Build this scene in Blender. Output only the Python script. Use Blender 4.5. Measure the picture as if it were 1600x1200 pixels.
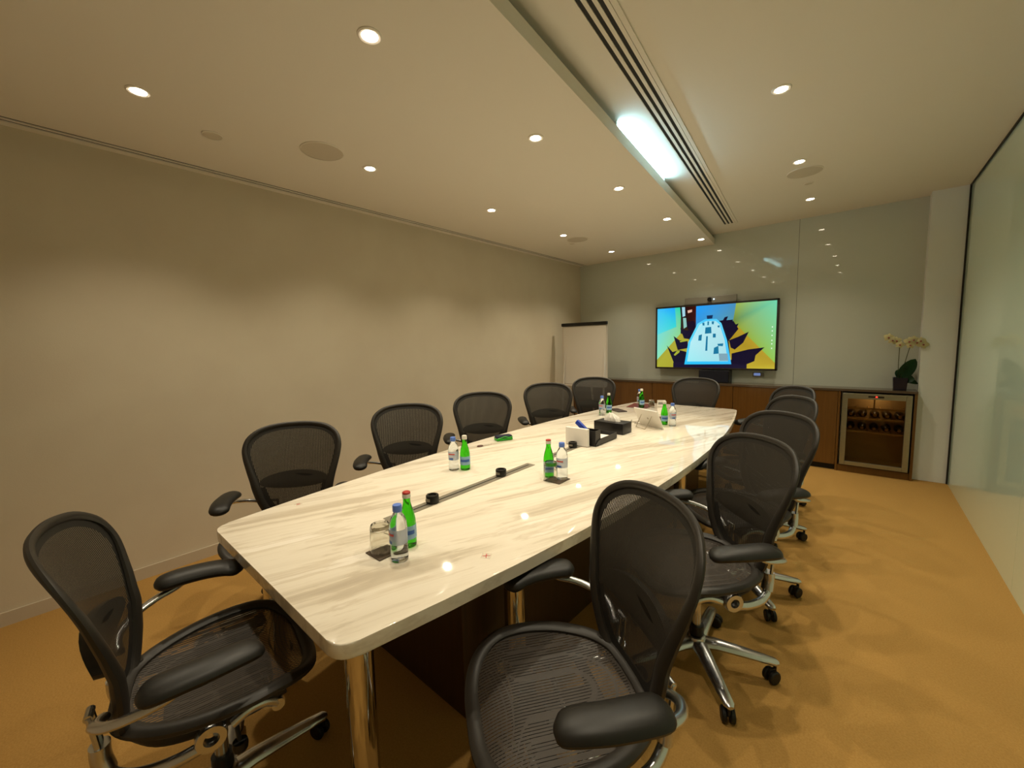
import bpy, bmesh, math, random
from mathutils import Vector, Matrix
random.seed(7)
S = bpy.context.scene
for o in list(bpy.data.objects): bpy.data.objects.remove(o, do_unlink=True)
C = bpy.context.scene.collection
PI = math.pi

# ------------------------------------------------------------------ camera
H = 1.45
YAW, PITCH, ROLL, FPX = -.7113, -.0986, -.0251, 630.0
fw = Vector((math.sin(YAW)*math.cos(PITCH), math.cos(YAW)*math.cos(PITCH), math.sin(PITCH)))
rt = Vector((math.cos(YAW), -math.sin(YAW), 0)); up = rt.cross(fw)
r2 = rt*math.cos(ROLL)+up*math.sin(ROLL); u2 = -rt*math.sin(ROLL)+up*math.cos(ROLL)
cd = bpy.data.cameras.new('camera'); cam = bpy.data.objects.new('camera', cd); C.objects.link(cam)
cd.sensor_fit = 'HORIZONTAL'; cd.sensor_width = 36; cd.lens = FPX/1600*36; cd.clip_start = .02; cd.clip_end = 60
m = Matrix((r2, u2, -fw)).transposed().to_4x4(); m.translation = (0, 0, H); cam.matrix_world = m
S.camera = cam

# ------------------------------------------------------------------ world, light levels, exposure
w = bpy.data.worlds.new('world'); S.world = w; w.use_nodes = True
w.node_tree.nodes['Background'].inputs[0].default_value = (.02, .018, .014, 1)
w.node_tree.nodes['Background'].inputs[1].default_value = 0.3
S.view_settings.view_transform = 'Standard'; S.view_settings.look = 'None'
S.view_settings.exposure = 0.0; S.view_settings.gamma = 1; S.view_settings.use_curve_mapping = False
SPOT_W = 47.5; SPOT_COL = (1, .88, .66); SPOT_SIZE = 118
LAMP_E = 26.0; TUBE_E = 95.0; SCREEN_E = 1.0

# ------------------------------------------------------------------ helpers
def lin(h):
    h = h.lstrip('#'); v = [int(h[i:i+2], 16)/255 for i in (0, 2, 4)]
    return tuple(x/12.92 if x <= .04045 else ((x+.055)/1.055)**2.4 for x in v)+(1,)
def mat(name, col, rough=.5, metal=0, spec=.5, trans=0, ior=1.45, alpha=1, emit=None, es=0, coat=0, coat_r=.03):
    M = bpy.data.materials.new(name); M.use_nodes = True
    b = M.node_tree.nodes['Principled BSDF']
    if isinstance(col, str): col = lin(col)
    b.inputs['Base Color'].default_value = col
    b.inputs['Roughness'].default_value = rough; b.inputs['Metallic'].default_value = metal
    b.inputs['Specular IOR Level'].default_value = spec; b.inputs['Transmission Weight'].default_value = trans
    b.inputs['IOR'].default_value = ior; b.inputs['Alpha'].default_value = alpha
    b.inputs['Coat Weight'].default_value = coat; b.inputs['Coat Roughness'].default_value = coat_r
    if emit: b.inputs['Emission Color'].default_value = lin(emit) if isinstance(emit, str) else emit
    b.inputs['Emission Strength'].default_value = es
    return M
def nd(M, t, **k):
    n = M.node_tree.nodes.new(t)
    for a, b in k.items(): setattr(n, a, b)
    return n
def lk(M, a, b): M.node_tree.links.new(a, b)
def noise_col(M, c1, c2, scale, detail=4, stretch=(1, 1, 1), bump=0, bscale=None, rot=0):
    b = M.node_tree.nodes['Principled BSDF']
    tc = nd(M, 'ShaderNodeTexCoord'); mp = nd(M, 'ShaderNodeMapping'); mp.inputs['Scale'].default_value = stretch
    mp.inputs['Rotation'].default_value = (0, 0, rot)
    n = nd(M, 'ShaderNodeTexNoise'); n.inputs['Scale'].default_value = scale; n.inputs['Detail'].default_value = detail
    r = nd(M, 'ShaderNodeValToRGB'); r.color_ramp.elements[0].color = lin(c1); r.color_ramp.elements[1].color = lin(c2)
    r.color_ramp.elements[0].position = .35; r.color_ramp.elements[1].position = .65
    lk(M, tc.outputs['Object'], mp.inputs[0]); lk(M, mp.outputs[0], n.inputs['Vector']); lk(M, n.outputs['Fac'], r.inputs[0])
    lk(M, r.outputs[0], b.inputs['Base Color'])
    if bump:
        n2 = nd(M, 'ShaderNodeTexNoise'); n2.inputs['Scale'].default_value = bscale or scale; n2.inputs['Detail'].default_value = 3
        lk(M, mp.outputs[0], n2.inputs['Vector'])
        bp_ = nd(M, 'ShaderNodeBump'); bp_.inputs['Strength'].default_value = bump; bp_.inputs['Distance'].default_value = .003
        lk(M, n2.outputs['Fac'], bp_.inputs['Height']); lk(M, bp_.outputs[0], b.inputs['Normal'])
    return M

def add_box(bm, c, s, rot=None, bev=0):
    n0 = len(bm.verts)
    r = bmesh.ops.create_cube(bm, size=1)
    vs = r['verts']
    for v in vs: v.co = Vector((v.co.x*s[0], v.co.y*s[1], v.co.z*s[2]))
    if bev:
        es = set(e for v in vs for e in v.link_edges)
        q = bmesh.ops.bevel(bm, geom=list(es), offset=bev, segments=2, affect='EDGES', profile=.5)
        vs = list(set(list(q['verts'])+[v for v in vs if v.is_valid]))
    M = Matrix.Translation(c)
    if rot is not None: M = M @ rot
    bmesh.ops.transform(bm, matrix=M, verts=[v for v in vs if v.is_valid])
    return bm
def add_tube(bm, pts, rad, seg=12, closed=False, ell=None, caps=True):
    """sweep a circle along pts; rad number or list; ell=(a,b,updir) elliptical factors"""
    pts = [Vector(p) for p in pts]; n = len(pts)
    rads = rad if isinstance(rad, (list, tuple)) else [rad]*n
    T = []
    for i in range(n):
        a = pts[i-1] if (i > 0 or closed) else pts[i]; b = pts[(i+1) % n] if (i < n-1 or closed) else pts[i]
        T.append((b-a).normalized())
    ref = Vector(ell[2]) if ell else (Vector((0, 0, 1)) if abs(T[0].z) < .9 else Vector((1, 0, 0)))
    rings = []; N = None
    for i in range(n):
        if ell: N = (ref-T[i]*ref.dot(T[i]))
        elif N is None: N = (ref-T[i]*ref.dot(T[i]))
        else: N = (N-T[i]*N.dot(T[i]))
        if N.length < 1e-6: N = T[i].orthogonal()
        N = N.normalized(); B = T[i].cross(N)
        a, b = (ell[0], ell[1]) if ell else (1, 1)
        rings.append([bm.verts.new(pts[i]+(N*math.cos(t)*b+B*math.sin(t)*a)*rads[i]) for t in [2*PI*k/seg for k in range(seg)]])
    for i in range(n if closed else n-1):
        A, Bq = rings[i], rings[(i+1) % n]
        for k in range(seg): bm.faces.new((A[k], A[(k+1) % seg], Bq[(k+1) % seg], Bq[k]))
    if caps and not closed: bm.faces.new(rings[0][::-1]); bm.faces.new(rings[-1])
    return bm
def add_lathe(bm, prof, c=(0, 0, 0), seg=24, axis='Z', cap=True):
    rings = []
    for r, z in prof:
        ring = []
        for k in range(seg):
            t = 2*PI*k/seg; x, y = r*math.cos(t), r*math.sin(t)
            p = (x, y, z) if axis == 'Z' else ((z, x, y) if axis == 'X' else (y, z, x))
            ring.append(bm.verts.new(Vector(c)+Vector(p)))
        rings.append(ring)
    for A, B in zip(rings, rings[1:]):
        for k in range(seg): bm.faces.new((A[k], A[(k+1) % seg], B[(k+1) % seg], B[k]))
    if cap: bm.faces.new(rings[0][::-1]); bm.faces.new(rings[-1])
    return bm
def add_prism(bm, pts, z0, z1, bev=0):
    lo = [bm.verts.new((x, y, z0)) for x, y in pts]; hi = [bm.verts.new((x, y, z1)) for x, y in pts]
    n = len(pts); f0 = bm.faces.new(lo[::-1]); f1 = bm.faces.new(hi)
    for i in range(n): bm.faces.new((lo[i], lo[(i+1) % n], hi[(i+1) % n], hi[i]))
    if bev:
        es = list(f0.edges)+list(f1.edges)
        bmesh.ops.bevel(bm, geom=es, offset=bev, segments=3, affect='EDGES', profile=.5)
    return bm
def smoothpath(P, n=6):
    P = [Vector(p) for p in P]; out = []
    for i in range(len(P)-1):
        p0 = P[max(i-1, 0)]; p1 = P[i]; p2 = P[i+1]; p3 = P[min(i+2, len(P)-1)]
        for k in range(n):
            t = k/n
            out.append(.5*((2*p1)+(p2-p0)*t+(2*p0-5*p1+4*p2-p3)*t*t+(3*p1-p0-3*p2+p3)*t**3))
    out.append(P[-1]); return out
def closedspline(P, n=6):
    N = len(P); P = [Vector(p) for p in P]; out = []
    for i in range(N):
        p0, p1, p2, p3 = P[i-1], P[i], P[(i+1) % N], P[(i+2) % N]
        for k in range(n):
            t = k/n
            out.append(.5*((2*p1)+(p2-p0)*t+(2*p0-5*p1+4*p2-p3)*t*t+(3*p1-p0-3*p2+p3)*t**3))
    return out
def obj(name, bm, m, parent=None, loc=None, rotz=0, smooth=True, ang=40):
    bmesh.ops.recalc_face_normals(bm, faces=bm.faces)
    me = bpy.data.meshes.new(name); bm.to_mesh(me); bm.free()
    for x in (m if isinstance(m, (list, tuple)) else [m]): me.materials.append(x)
    if smooth:
        for p in me.polygons: p.use_smooth = True
        me.set_sharp_from_angle(angle=math.radians(ang))
    o = bpy.data.objects.new(name, me); C.objects.link(o)
    if parent: o.parent = parent
    if loc is not None: o.location = loc
    o.rotation_euler.z = rotz
    return o
def tag(o, label, cat, group=None, kind=None):
    o['label'] = label; o['category'] = cat
    if group: o['group'] = group
    if kind: o['kind'] = kind
    return o
def thing(name, label, cat, loc=(0, 0, 0), rotz=0, group=None):
    o = bpy.data.objects.new(name, None); C.objects.link(o); o.location = loc; o.rotation_euler.z = rotz
    o.empty_display_size = .1
    return tag(o, label, cat, group)
def struct(name, bm, m, **k):
    o = obj(name, bm, m, **k); o['kind'] = 'structure'; return o
def dup(root, loc, rotz, label=None, group=None):
    def cp(o, par):
        c = o.copy(); C.objects.link(c); c.parent = par
        for ch in list(o.children): cp(ch, c)
        return c
    r = cp(root, None); r.location = loc; r.rotation_euler.z = rotz
    if label: r['label'] = label
    if group: r['group'] = group
    return r
def B(*a, **k): return add_box(bmesh.new(), *a, **k)
def span(x0, x1, y0, y1, z0, z1, bm=None, bev=0):
    return add_box(bm if bm is not None else bmesh.new(), ((x0+x1)/2, (y0+y1)/2, (z0+z1)/2), (x1-x0, y1-y0, z1-z0), bev=bev)

# ------------------------------------------------------------------ materials
M_ceil = mat('ceiling_paint', '#ebe5da', .85)
M_wall = noise_col(mat('wall_fabric', '#8d7f69', .8), '#cfc3ad', '#d3c8b2', 3, bump=.12, bscale=160)
M_front = mat('front_wall_paint', '#c8bba6', .8)
M_bglass = mat('back_painted_glass', '#c6cbc1', .35, coat=1, coat_r=.012)
M_col = noise_col(mat('column_fabric', '#8d8774', .8), '#e2e5e2', '#e6e8e4', 2, bump=.15, bscale=200)
M_green = mat('green_painted_glass', '#dcf6e2', .3, coat=1, coat_r=.02)
M_base = mat('baseboard_paint', '#c4b7a2', .5)
M_dark = mat('dark_joint', '#1b1814', .6)
M_black = mat('black_plastic', '#121110', .38)
M_carpet = noise_col(mat('carpet', '#a57b36', .95, spec=.1), '#a88146', '#b38b4e', 150, 4, bump=.35, bscale=500)
M_alu = mat('polished_aluminium', '#cdced0', .27, 1)
M_chrome = mat('chrome', '#d8d2c6', .07, 1)
M_rubber = mat('caster_rubber', '#0e0e0e', .5)
M_pad = mat('armpad_vinyl', '#1c1a17', .46)
M_frame = mat('chair_frame_graphite', '#2a2621', .45)
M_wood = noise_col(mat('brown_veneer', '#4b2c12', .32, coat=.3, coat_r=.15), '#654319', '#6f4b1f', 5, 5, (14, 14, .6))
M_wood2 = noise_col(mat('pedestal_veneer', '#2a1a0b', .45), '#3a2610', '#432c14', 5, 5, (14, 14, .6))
M_white = mat('white_plastic', '#e6e2da', .35)
M_paper = mat('white_paper', '#e9e4dc', .8)
M_steel = noise_col(mat('brushed_steel', '#c0b8a4', .35, .85), '#9a9988', '#a3a291', 4, 3, (1, 1, 40))
M_strip = mat('anodised_strip', '#a39c8d', .35, .6)

def marble():
    M = mat('streaked_marble', '#e6dac2', .5, spec=.0, coat=1, coat_r=.045)
    b = M.node_tree.nodes['Principled BSDF']
    tc = nd(M, 'ShaderNodeTexCoord'); mp = nd(M, 'ShaderNodeMapping')
    mp.vector_type = 'TEXTURE'; mp.inputs['Rotation'].default_value = (0, 0, math.radians(70)); mp.inputs['Scale'].default_value = (5.2, .50, 1)
    n0 = nd(M, 'ShaderNodeTexNoise'); n0.inputs['Scale'].default_value = 2.2; n0.inputs['Detail'].default_value = 3
    mx = nd(M, 'ShaderNodeVectorMath', operation='MULTIPLY_ADD'); mx.inputs[1].default_value = (.22, .10, 0)
    lk(M, tc.outputs['Object'], mp.inputs[0]); lk(M, tc.outputs['Object'], n0.inputs['Vector'])
    lk(M, n0.outputs['Color'], mx.inputs[0]); lk(M, mp.outputs[0], mx.inputs[2])
    n = nd(M, 'ShaderNodeTexNoise'); n.inputs['Scale'].default_value = 4.4; n.inputs['Detail'].default_value = 7; n.inputs['Roughness'].default_value = .62
    lk(M, mx.outputs[0], n.inputs['Vector'])
    r = nd(M, 'ShaderNodeValToRGB'); e = r.color_ramp.elements
    e[0].position = .26; e[0].color = lin('#bdb09e'); e[1].position = .40; e[1].color = lin('#cec2ae')
    for p, c in ((.46, '#e4dac8'), (.55, '#eae1d0'), (.60, '#d9cdb9'), (.66, '#f0e8da')):
        q = e.new(p); q.color = lin(c)
    lk(M, n.outputs['Fac'], r.inputs[0]); lk(M, r.outputs[0], b.inputs['Base Color'])
    return M
M_marble = marble()

def pellicle(name, axis, pitch, c='#2b2721', fill=.74):
    M = mat(name, c, .5); nt = M.node_tree; b = nt.nodes['Principled BSDF']; out = nt.nodes['Material Output']
    tc = nd(M, 'ShaderNodeTexCoord'); sx = nd(M, 'ShaderNodeSeparateXYZ'); lk(M, tc.outputs['Object'], sx.inputs[0])
    def stripes(sock, p, f):
        a = nd(M, 'ShaderNodeMath', operation='MULTIPLY'); a.inputs[1].default_value = 1/p; lk(M, sock, a.inputs[0])
        fr = nd(M, 'ShaderNodeMath', operation='FRACT'); lk(M, a.outputs[0], fr.inputs[0])
        g = nd(M, 'ShaderNodeMath', operation='LESS_THAN'); g.inputs[1].default_value = f; lk(M, fr.outputs[0], g.inputs[0]); return g.outputs[0]
    s1 = stripes(sx.outputs[axis], pitch, fill)
    s2 = stripes(sx.outputs['Z' if axis == 'X' else 'X'], .0035, .18)
    mxx = nd(M, 'ShaderNodeMath', operation='MAXIMUM'); lk(M, s1, mxx.inputs[0]); lk(M, s2, mxx.inputs[1])
    tr = nd(M, 'ShaderNodeBsdfTransparent'); mx = nd(M, 'ShaderNodeMixShader')
    lk(M, mxx.outputs[0], mx.inputs[0]); lk(M, tr.outputs[0], mx.inputs[1]); lk(M, b.outputs[0], mx.inputs[2]); lk(M, mx.outputs[0], out.inputs[0])
    return M
M_pel_b = pellicle('back_pellicle', 'X', .0062, fill=.87)
M_pel_s = pellicle('seat_pellicle', 'X', .0095, '#38312a', .80)

# ------------------------------------------------------------------ room shell
XL, XR, YB, YF = -3.448, .704, 5.74, -.85
Z1, Z2 = 2.654, 2.778
PHI = math.atan2(-.436, 4.737)            # the dropped ceiling's free edge runs askew
def edge_x(y, off=0): return -1.042-(y-1.137)*(.436/4.737)+off
struct('floor', span(XL-.1, XR+.1, YF-.1, YB+.1, -.1, 0), M_carpet, smooth=False)
struct('wall_left', span(XL-.1, XL, YF, YB, 0, Z2+.1), M_wall, smooth=False)
struct('wall_front', span(XL-.1, XR+.1, YF-.1, YF, 0, Z2+.1), M_front, smooth=False)
struct('baseboard_left', span(XL, XL+.012, YF, YB, 0, .075), M_base, smooth=False)
# back wall: glossy painted glass panels with a hairline joint
SEAM = -.575
bw = bmesh.new()
span(XL, SEAM-.0015, YB, YB+.1, 0, Z2+.1, bw); span(SEAM+.0015, XR, YB, YB+.1, 0, Z2+.1, bw)
struct('wall_back', bw, M_bglass, smooth=False)
struct('trim_1', span(SEAM-.0015, SEAM+.0015, YB+.004, YB+.09, .9, Z2), M_dark, smooth=False)
struct('wall_column', span(.456, XR-.012, 5.585, YB, 0, Z2), M_col, smooth=False)
# right wall: pale green painted glass, black joints
rw = bmesh.new()
ys = [YF, 1.2, 3.4, YB]
for a, b_ in zip(ys, ys[1:]): span(XR, XR+.1, a+.001, b_-.001, .0, Z2-.012, rw)
struct('wall_right', rw, M_green, smooth=False)
struct('trim_2', span(XR-.012, XR+.01, 5.572, 5.585, 0, Z2), M_dark, smooth=False)
struct('trim_3', span(XR-.010, XR+.1, YF, 5.585, Z2-.012, Z2+.0), M_dark, smooth=False)
# ceilings
SZ0, SZ1 = Z1, 2.715
def skewslab(x0, off, y0, y1, z0, z1, bm=None):
    bm = bm or bmesh.new()
    return add_prism(bm, [(x0, y0), (edge_x(y0, off), y0), (edge_x(y1, off), y1), (x0, y1)], z0, z1)
struct('ceiling', span(XL-.1, XR+.1, YF-.1, YB+.1, Z2, Z2+.12), M_ceil, smooth=False)
sl = bmesh.new(); skewslab(-3.325, 0, YF, YB, Z1, SZ1, sl)
span(XL, -3.392, YF, YB, Z1, Z1+.006, sl); span(-3.367, -3.350, YF, YB, Z1, Z1+.006, sl)
struct('ceiling_soffit', sl, M_ceil, smooth=False)
struct('trim_4', span(XL, -3.326, YF, YB, Z1+.010, Z1+.03), M_dark, smooth=False)
# free edge lip
lp = bmesh.new()
add_prism(lp, [(edge_x(YF, -.02), YF), (edge_x(YF, .0), YF), (edge_x(YB, .0), YB), (edge_x(YB, -.02), YB)], SZ1, SZ1+.012)
struct('trim_5', lp, M_ceil, smooth=False)

# linear slot diffuser in the upper ceiling
def rotbar(bm, y0, y1, off, wid, z0, z1):
    add_prism(bm, [(edge_x(y0, off-wid/2), y0), (edge_x(y0, off+wid/2), y0), (edge_x(y1, off+wid/2), y1), (edge_x(y1, off-wid/2), y1)], z0, z1)
sd = thing('slot_diffuser', 'long white linear air diffuser with three black slots in the upper ceiling', 'air diffuser', (0, 0, 0))
b1 = bmesh.new(); b2 = bmesh.new()
O0 = .182; PT = .036
for k in range(4): rotbar(b1, YF+.05, 5.33, O0-PT/2+PT*k, .017, Z2-.008, Z2-.0003)
rotbar(b1, YF+.05, 5.35, O0+PT*2.5+.022, .022, Z2-.008, Z2-.0003)
rotbar(b2, YF+.06, 5.32, O0+PT, PT*3-.012, Z2-.004, Z2-.0006)
obj('diffuser_frame', b1, M_ceil, sd, smooth=False); obj('slot_backing', b2, M_dark, sd, smooth=False)

# fluorescent tube lying on the dropped ceiling
M_tube = mat('cool_tube', '#ffffff', .5, emit=(.42, .82, 1, 1), es=TUBE_E)
tb = thing('cove_light', 'cool white fluorescent tube glowing above the free edge of the dropped ceiling', 'light', (0, 0, 0))
ty0, ty1 = 2.42, 3.45
bm = bmesh.new(); zt = SZ1+.0115
add_tube(bm, [(edge_x(ty0, -.05), ty0, zt), (edge_x(ty1, -.05), ty1, zt)], .010, 12)
obj('fluorescent_tube', bm, M_tube, tb)
for y in (ty0-.02, ty1+.02): obj('end_baffle', B((edge_x(y, -.075), y, SZ1+.031), (.11, .015, .060)), M_white, tb, smooth=False)  # baffles added to cut the tube's light patch off with crisp ends

# ------------------------------------------------------------------ downlights
M_lamp = mat('halogen_lamp', '#ffffff', .5, emit=(1, .86, .66, 1), es=LAMP_E)
def downlight(x, y, z, label, group):
    t = thing('downlight', label, 'ceiling light', (x, y, z), 0, group)
    bm = bmesh.new(); add_lathe(bm, [(.030, -.0005), (.047, -.0005), (.047, -.003), (.041, -.006), (.030, -.003)], seg=28, cap=False)
    obj('trim_ring', bm, M_ceil, t)
    bm = bmesh.new(); add_lathe(bm, [(.0305, -.001), (.0305, -.004), (.02, -.006)], seg=24)
    obj('lamp', bm, M_lamp, t)
    L = bpy.data.lights.new('spot', 'SPOT'); L.energy = SPOT_W; L.color = SPOT_COL; L.spot_size = math.radians(SPOT_SIZE); L.spot_blend = 1.0
    L.shadow_soft_size = .026
    lo = bpy.data.objects.new('spot', L); C.objects.link(lo); lo.parent = t; lo.location = (0, 0, -.04)
    if y > 5.2: lo.rotation_euler.x = -.30
    elif y > 4.9: lo.rotation_euler.x = -.18
    return t
order = ['nearest the camera', 'second from the camera', 'third from the camera', 'fourth from the camera', 'nearest the back wall']
for i, (x, y) in enumerate([(-2.576, .403), (-2.56, 1.56), (-2.567, 2.756), (-2.585, 3.95), (-2.585, 5.115)]):
    downlight(x, y, Z1, 'small round downlight in the dropped ceiling, row beside the left wall, %s' % order[i], 'downlights in the left row')
for i, (x, y) in enumerate([(-1.495, .942), (-1.5, 2.009), (-1.498, 3.09), (-1.513, 4.187), (-1.51, 5.32)]):
    downlight(x, y, Z1, 'small round downlight in the dropped ceiling, row over the table, %s' % order[i], 'downlights over the table')
for i, (x, y) in enumerate([(-.38, .42), (-.39, 1.57), (-.381, 2.72), (-.41, 3.89), (-.425, 4.99)]):
    downlight(x, y, Z2, 'small downlight in the upper ceiling right of the air slots, %s' % ['above the camera', 'above the picture edge', 'nearest in view', 'middle one in view', 'nearest the back wall'][i], 'downlights in the right row')
# ceiling speakers and sensors
M_grille = mat('speaker_grille', '#cfc6b6', .7); M_grille2 = mat('sensor_cover', '#d2c9b8', .6)
def disc(name, x, y, z, r, m, label, cat):
    t = thing(name, label, cat, (x, y, z))
    bm = bmesh.new(); add_lathe(bm, [(r, -.0004), (r+.006, -.0004), (r+.006, -.004), (r, -.006)], seg=40, cap=False); obj('rim', bm, M_ceil, t)
    bm = bmesh.new(); add_lathe(bm, [(r, -.001), (r, -.005), (.001, -.0062)], seg=40); obj('cover' if r < .08 else 'grille', bm, m, t)
disc('ceiling_speaker', -2.549, 1.235, Z1, .118, M_grille, 'large round ceiling speaker grille near the left wall at the camera end', 'speaker')
disc('ceiling_speaker', -2.57, 4.22, Z1, .118, M_grille, 'round ceiling speaker grille in the dropped ceiling toward the back wall', 'speaker')
disc('ceiling_speaker', -.40, 4.16, Z2, .118, M_grille, 'round ceiling speaker grille in the upper ceiling on the right', 'speaker')
disc('ceiling_sensor', -2.797, .736, Z1, .045, M_grille2, 'small round cover plate in the ceiling left of the large speaker', 'sensor')
disc('ceiling_sensor', -2.72, 4.35, Z1, .03, M_grille2, 'tiny round sensor in the dropped ceiling beyond the far speaker', 'sensor')
disc('ceiling_sensor', -.40, 4.48, Z2, .03, M_grille2, 'tiny round sensor in the upper ceiling behind the right speaker', 'sensor')

# ------------------------------------------------------------------ conference table
TZ = .74
def arc_side(x_end, x_mid, y0, y1, n=24):
    ym, h = (y0+y1)/2, (y1-y0)/2
    return [(x_end+(x_mid-x_end)*(1-((y-ym)/h)**2), y) for y in [y0+(y1-y0)*i/n for i in range(n+1)]]
def rounded(P, r, n=6):
    out = []; N = len(P)
    for i in range(N):
        p, a, b = Vector(P[i]), Vector(P[i-1]), Vector(P[(i+1) % N])
        d1 = (a-p).normalized(); d2 = (b-p).normalized()
        if d1.dot(d2) > -.9:
            p0 = p+d1*r; p2 = p+d2*r
            for k in range(n+1):
                t = k/n; out.append(tuple(p0*(1-t)**2+p*2*t*(1-t)+p2*t*t))
        else: out.append(tuple(p))
    return out
TY0, TY1 = .392, 4.50
R_ = [p for p in arc_side(-.905, -.70, TY0, TY1, 14)]; L_ = [p for p in arc_side(-1.955, -2.13, TY0, TY1, 14)][::-1]
tt = thing('conference_table', 'long boat-shaped meeting table with streaked cream marble top and chrome legs', 'table', (-1.42, 2.4, 0))
def tl(p): return (p[0]+1.42, p[1]-2.4)
bm = bmesh.new(); add_prism(bm, [tl(p) for p in rounded(R_+L_, .055)], TZ-.042, TZ, .004)
obj('tabletop', bm, M_marble, tt, ang=30)
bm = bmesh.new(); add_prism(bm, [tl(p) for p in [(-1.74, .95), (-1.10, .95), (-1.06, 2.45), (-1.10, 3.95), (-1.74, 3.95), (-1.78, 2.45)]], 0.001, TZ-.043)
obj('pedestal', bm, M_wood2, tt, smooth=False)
for x, y in [(-1.06, .52), (-1.86, .56), (-.98, 1.12), (-1.90, 1.12), (-.95, 2.95), (-1.90, 2.95), (-1.03, 4.36), (-1.84, 4.36)]:
    bm = bmesh.new(); lx, ly = tl((x, y))
    add_lathe(bm, [(.040, 0.001), (.041, .01), (.041, TZ-.06), (.05, TZ-.052), (.05, TZ-.0425)], (lx, ly, 0), 28)
    obj('leg', bm, M_chrome, tt)
# cable strips with round cable outlets
def strip(p0, p1, wid, label):
    a, b_ = Vector(p0), Vector(p1); c = (a+b_)/2; L = (b_-a).length; th = math.atan2(-(b_-a).x, (b_-a).y)
    t = thing('cable_channel', label, 'cable outlet', (c.x, c.y, TZ), th)
    obj('cover_strip', B((0, 0, .001), (wid, L, .0022)), M_strip, t, smooth=False)
    obj('slot', B((0, 0, .0024), (.007, L-.05, .0012)), M_dark, t, smooth=False)
strip((-1.443, .865), (-1.443, 1.83), .058, 'long flat metal cable channel let into the near half of the marble table')
strip((-1.443, 2.0), (-1.443, 2.76), .058, 'flat metal cable channel in the table beneath the black desk organiser')
def puck(x, y, label, s=1):
    t = thing('cable_grommet', label, 'cable outlet', (x, y, TZ+.0025), .3, 'black round cable outlets on the table')
    bm = bmesh.new(); add_lathe(bm, [(.027*s, 0), (.029*s, .002), (.029*s, .033), (.027*s, .036), (.018*s, .036), (.017*s, .030)], seg=28); obj('housing', bm, M_black, t)
    bm = bmesh.new(); add_box(bm, (-.005, -.0285*s, .018), (.022, .004, .012)); obj('socket', bm, M_strip, t, smooth=False)
puck(-1.443, 1.10, 'black round cable outlet on the channel, nearest the camera')
puck(-1.443, 1.565, 'black round cable outlet near the far end of the long channel')
puck(-1.45, 2.30, 'black round cable outlet just in front of the white card box')

# ------------------------------------------------------------------ bottles, glasses
M_clear = mat('clear_plastic', '#e9f0f6', .04, trans=1, ior=1.33)
M_gg = mat('green_glass', '#3fc21e', .03, trans=1, ior=1.34)
M_bluecap = mat('blue_cap', '#5f7fd0', .4); M_redcap = mat('red_cap', '#b0322a', .4); M_whitecap = mat('white_cap', '#dcd6c8', .4)
M_lab1 = mat('clear_label', '#b9c3d6', .4, alpha=.55); M_pink = mat('pink_print', '#d0493f', .4, alpha=.8)
M_lab2 = mat('pale_blue_label', '#8fb4cf', .4); M_bprint = mat('blue_print', '#3c63ab', .4)
M_glass = mat('tumbler_glass', '#f5f5f0', .01, trans=1, ior=1.45)
def band(r0, r1, z0, z1, a0, a1, n=14, t=.0006):
    bm = bmesh.new(); A = []
    for i in range(n+1):
        a = a0+(a1-a0)*i/n; c, s = math.cos(a), math.sin(a)
        A.append([bm.verts.new((r*c, r*s, z)) for r, z in ((r0, z0), (r1, z1), (r1+t, z1), (r0+t, z0))])
    for P, Q in zip(A, A[1:]):
        for k in range(4): bm.faces.new((P[k], P[(k+1) % 4], Q[(k+1) % 4], Q[k]))
    bm.faces.new(A[0]); bm.faces.new(A[-1][::-1]); return bm
def water_bottle():
    t = thing('water_bottle', '', 'bottle')
    bm = bmesh.new()
    add_lathe(bm, [(.020, 0), (.0275, .002), (.029, .010), (.0285, .04), (.0275, .06), (.0285, .08), (.0295, .115), (.0285, .130), (.024, .146), (.017, .158), (.0135, .166), (.0125, .172)], seg=32)
    obj('body', bm, M_clear, t)
    bm = bmesh.new(); add_lathe(bm, [(.0145, .168), (.0155, .170), (.0155, .188), (.0140, .191), (.002, .1915)], seg=24); obj('cap', bm, M_bluecap, t)
    obj('label', band(.0290, .0302, .062, .113, -2.6, .9), M_lab1, t)
    lb = t.children[-1]
    obj('print', band(.0305, .0309, .094, .101, -2.2, -.9), M_pink, lb)
    obj('print', band(.0302, .0304, .066, .076, -2.0, -1.2), M_bprint, lb)
    return t
def green_bottle():
    t = thing('sparkling_water_bottle', '', 'bottle')
    bm = bmesh.new()
    add_lathe(bm, [(.022, 0), (.027, .002), (.0285, .008), (.0285, .085), (.0275, .1), (.023, .122), (.0165, .145), (.013, .160), (.0125, .182), (.0125, .186)], seg=32)
    obj('body', bm, M_gg, t)
    bm = bmesh.new(); add_lathe(bm, [(.0135, .176), (.0148, .177), (.0148, .190), (.0142, .191)], seg=24); obj('cap_band', bm, M_whitecap, t)
    bm = bmesh.new(); add_lathe(bm, [(.0142, .1912), (.0142, .196), (.012, .1985), (.002, .199)], seg=24); obj('cap', bm, M_redcap, t)
    obj('label', band(.0288, .0288, .032, .080, -2.4, .7), M_lab2, t); lb = t.children[-1]
    obj('print', band(.0295, .0295, .050, .064, -2.0, .0), M_bprint, lb)
    return t
wb = water_bottle(); gb = green_bottle()
G_w = 'clear water bottles on the table'; G_g = 'green glass bottles on the table'
def place(first, used, loc, rz, label, group):
    if not used: first.location = loc; first.rotation_euler.z = rz; first['label'] = label; first['group'] = group; return first
    return dup(first, loc, rz, label, group)
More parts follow.
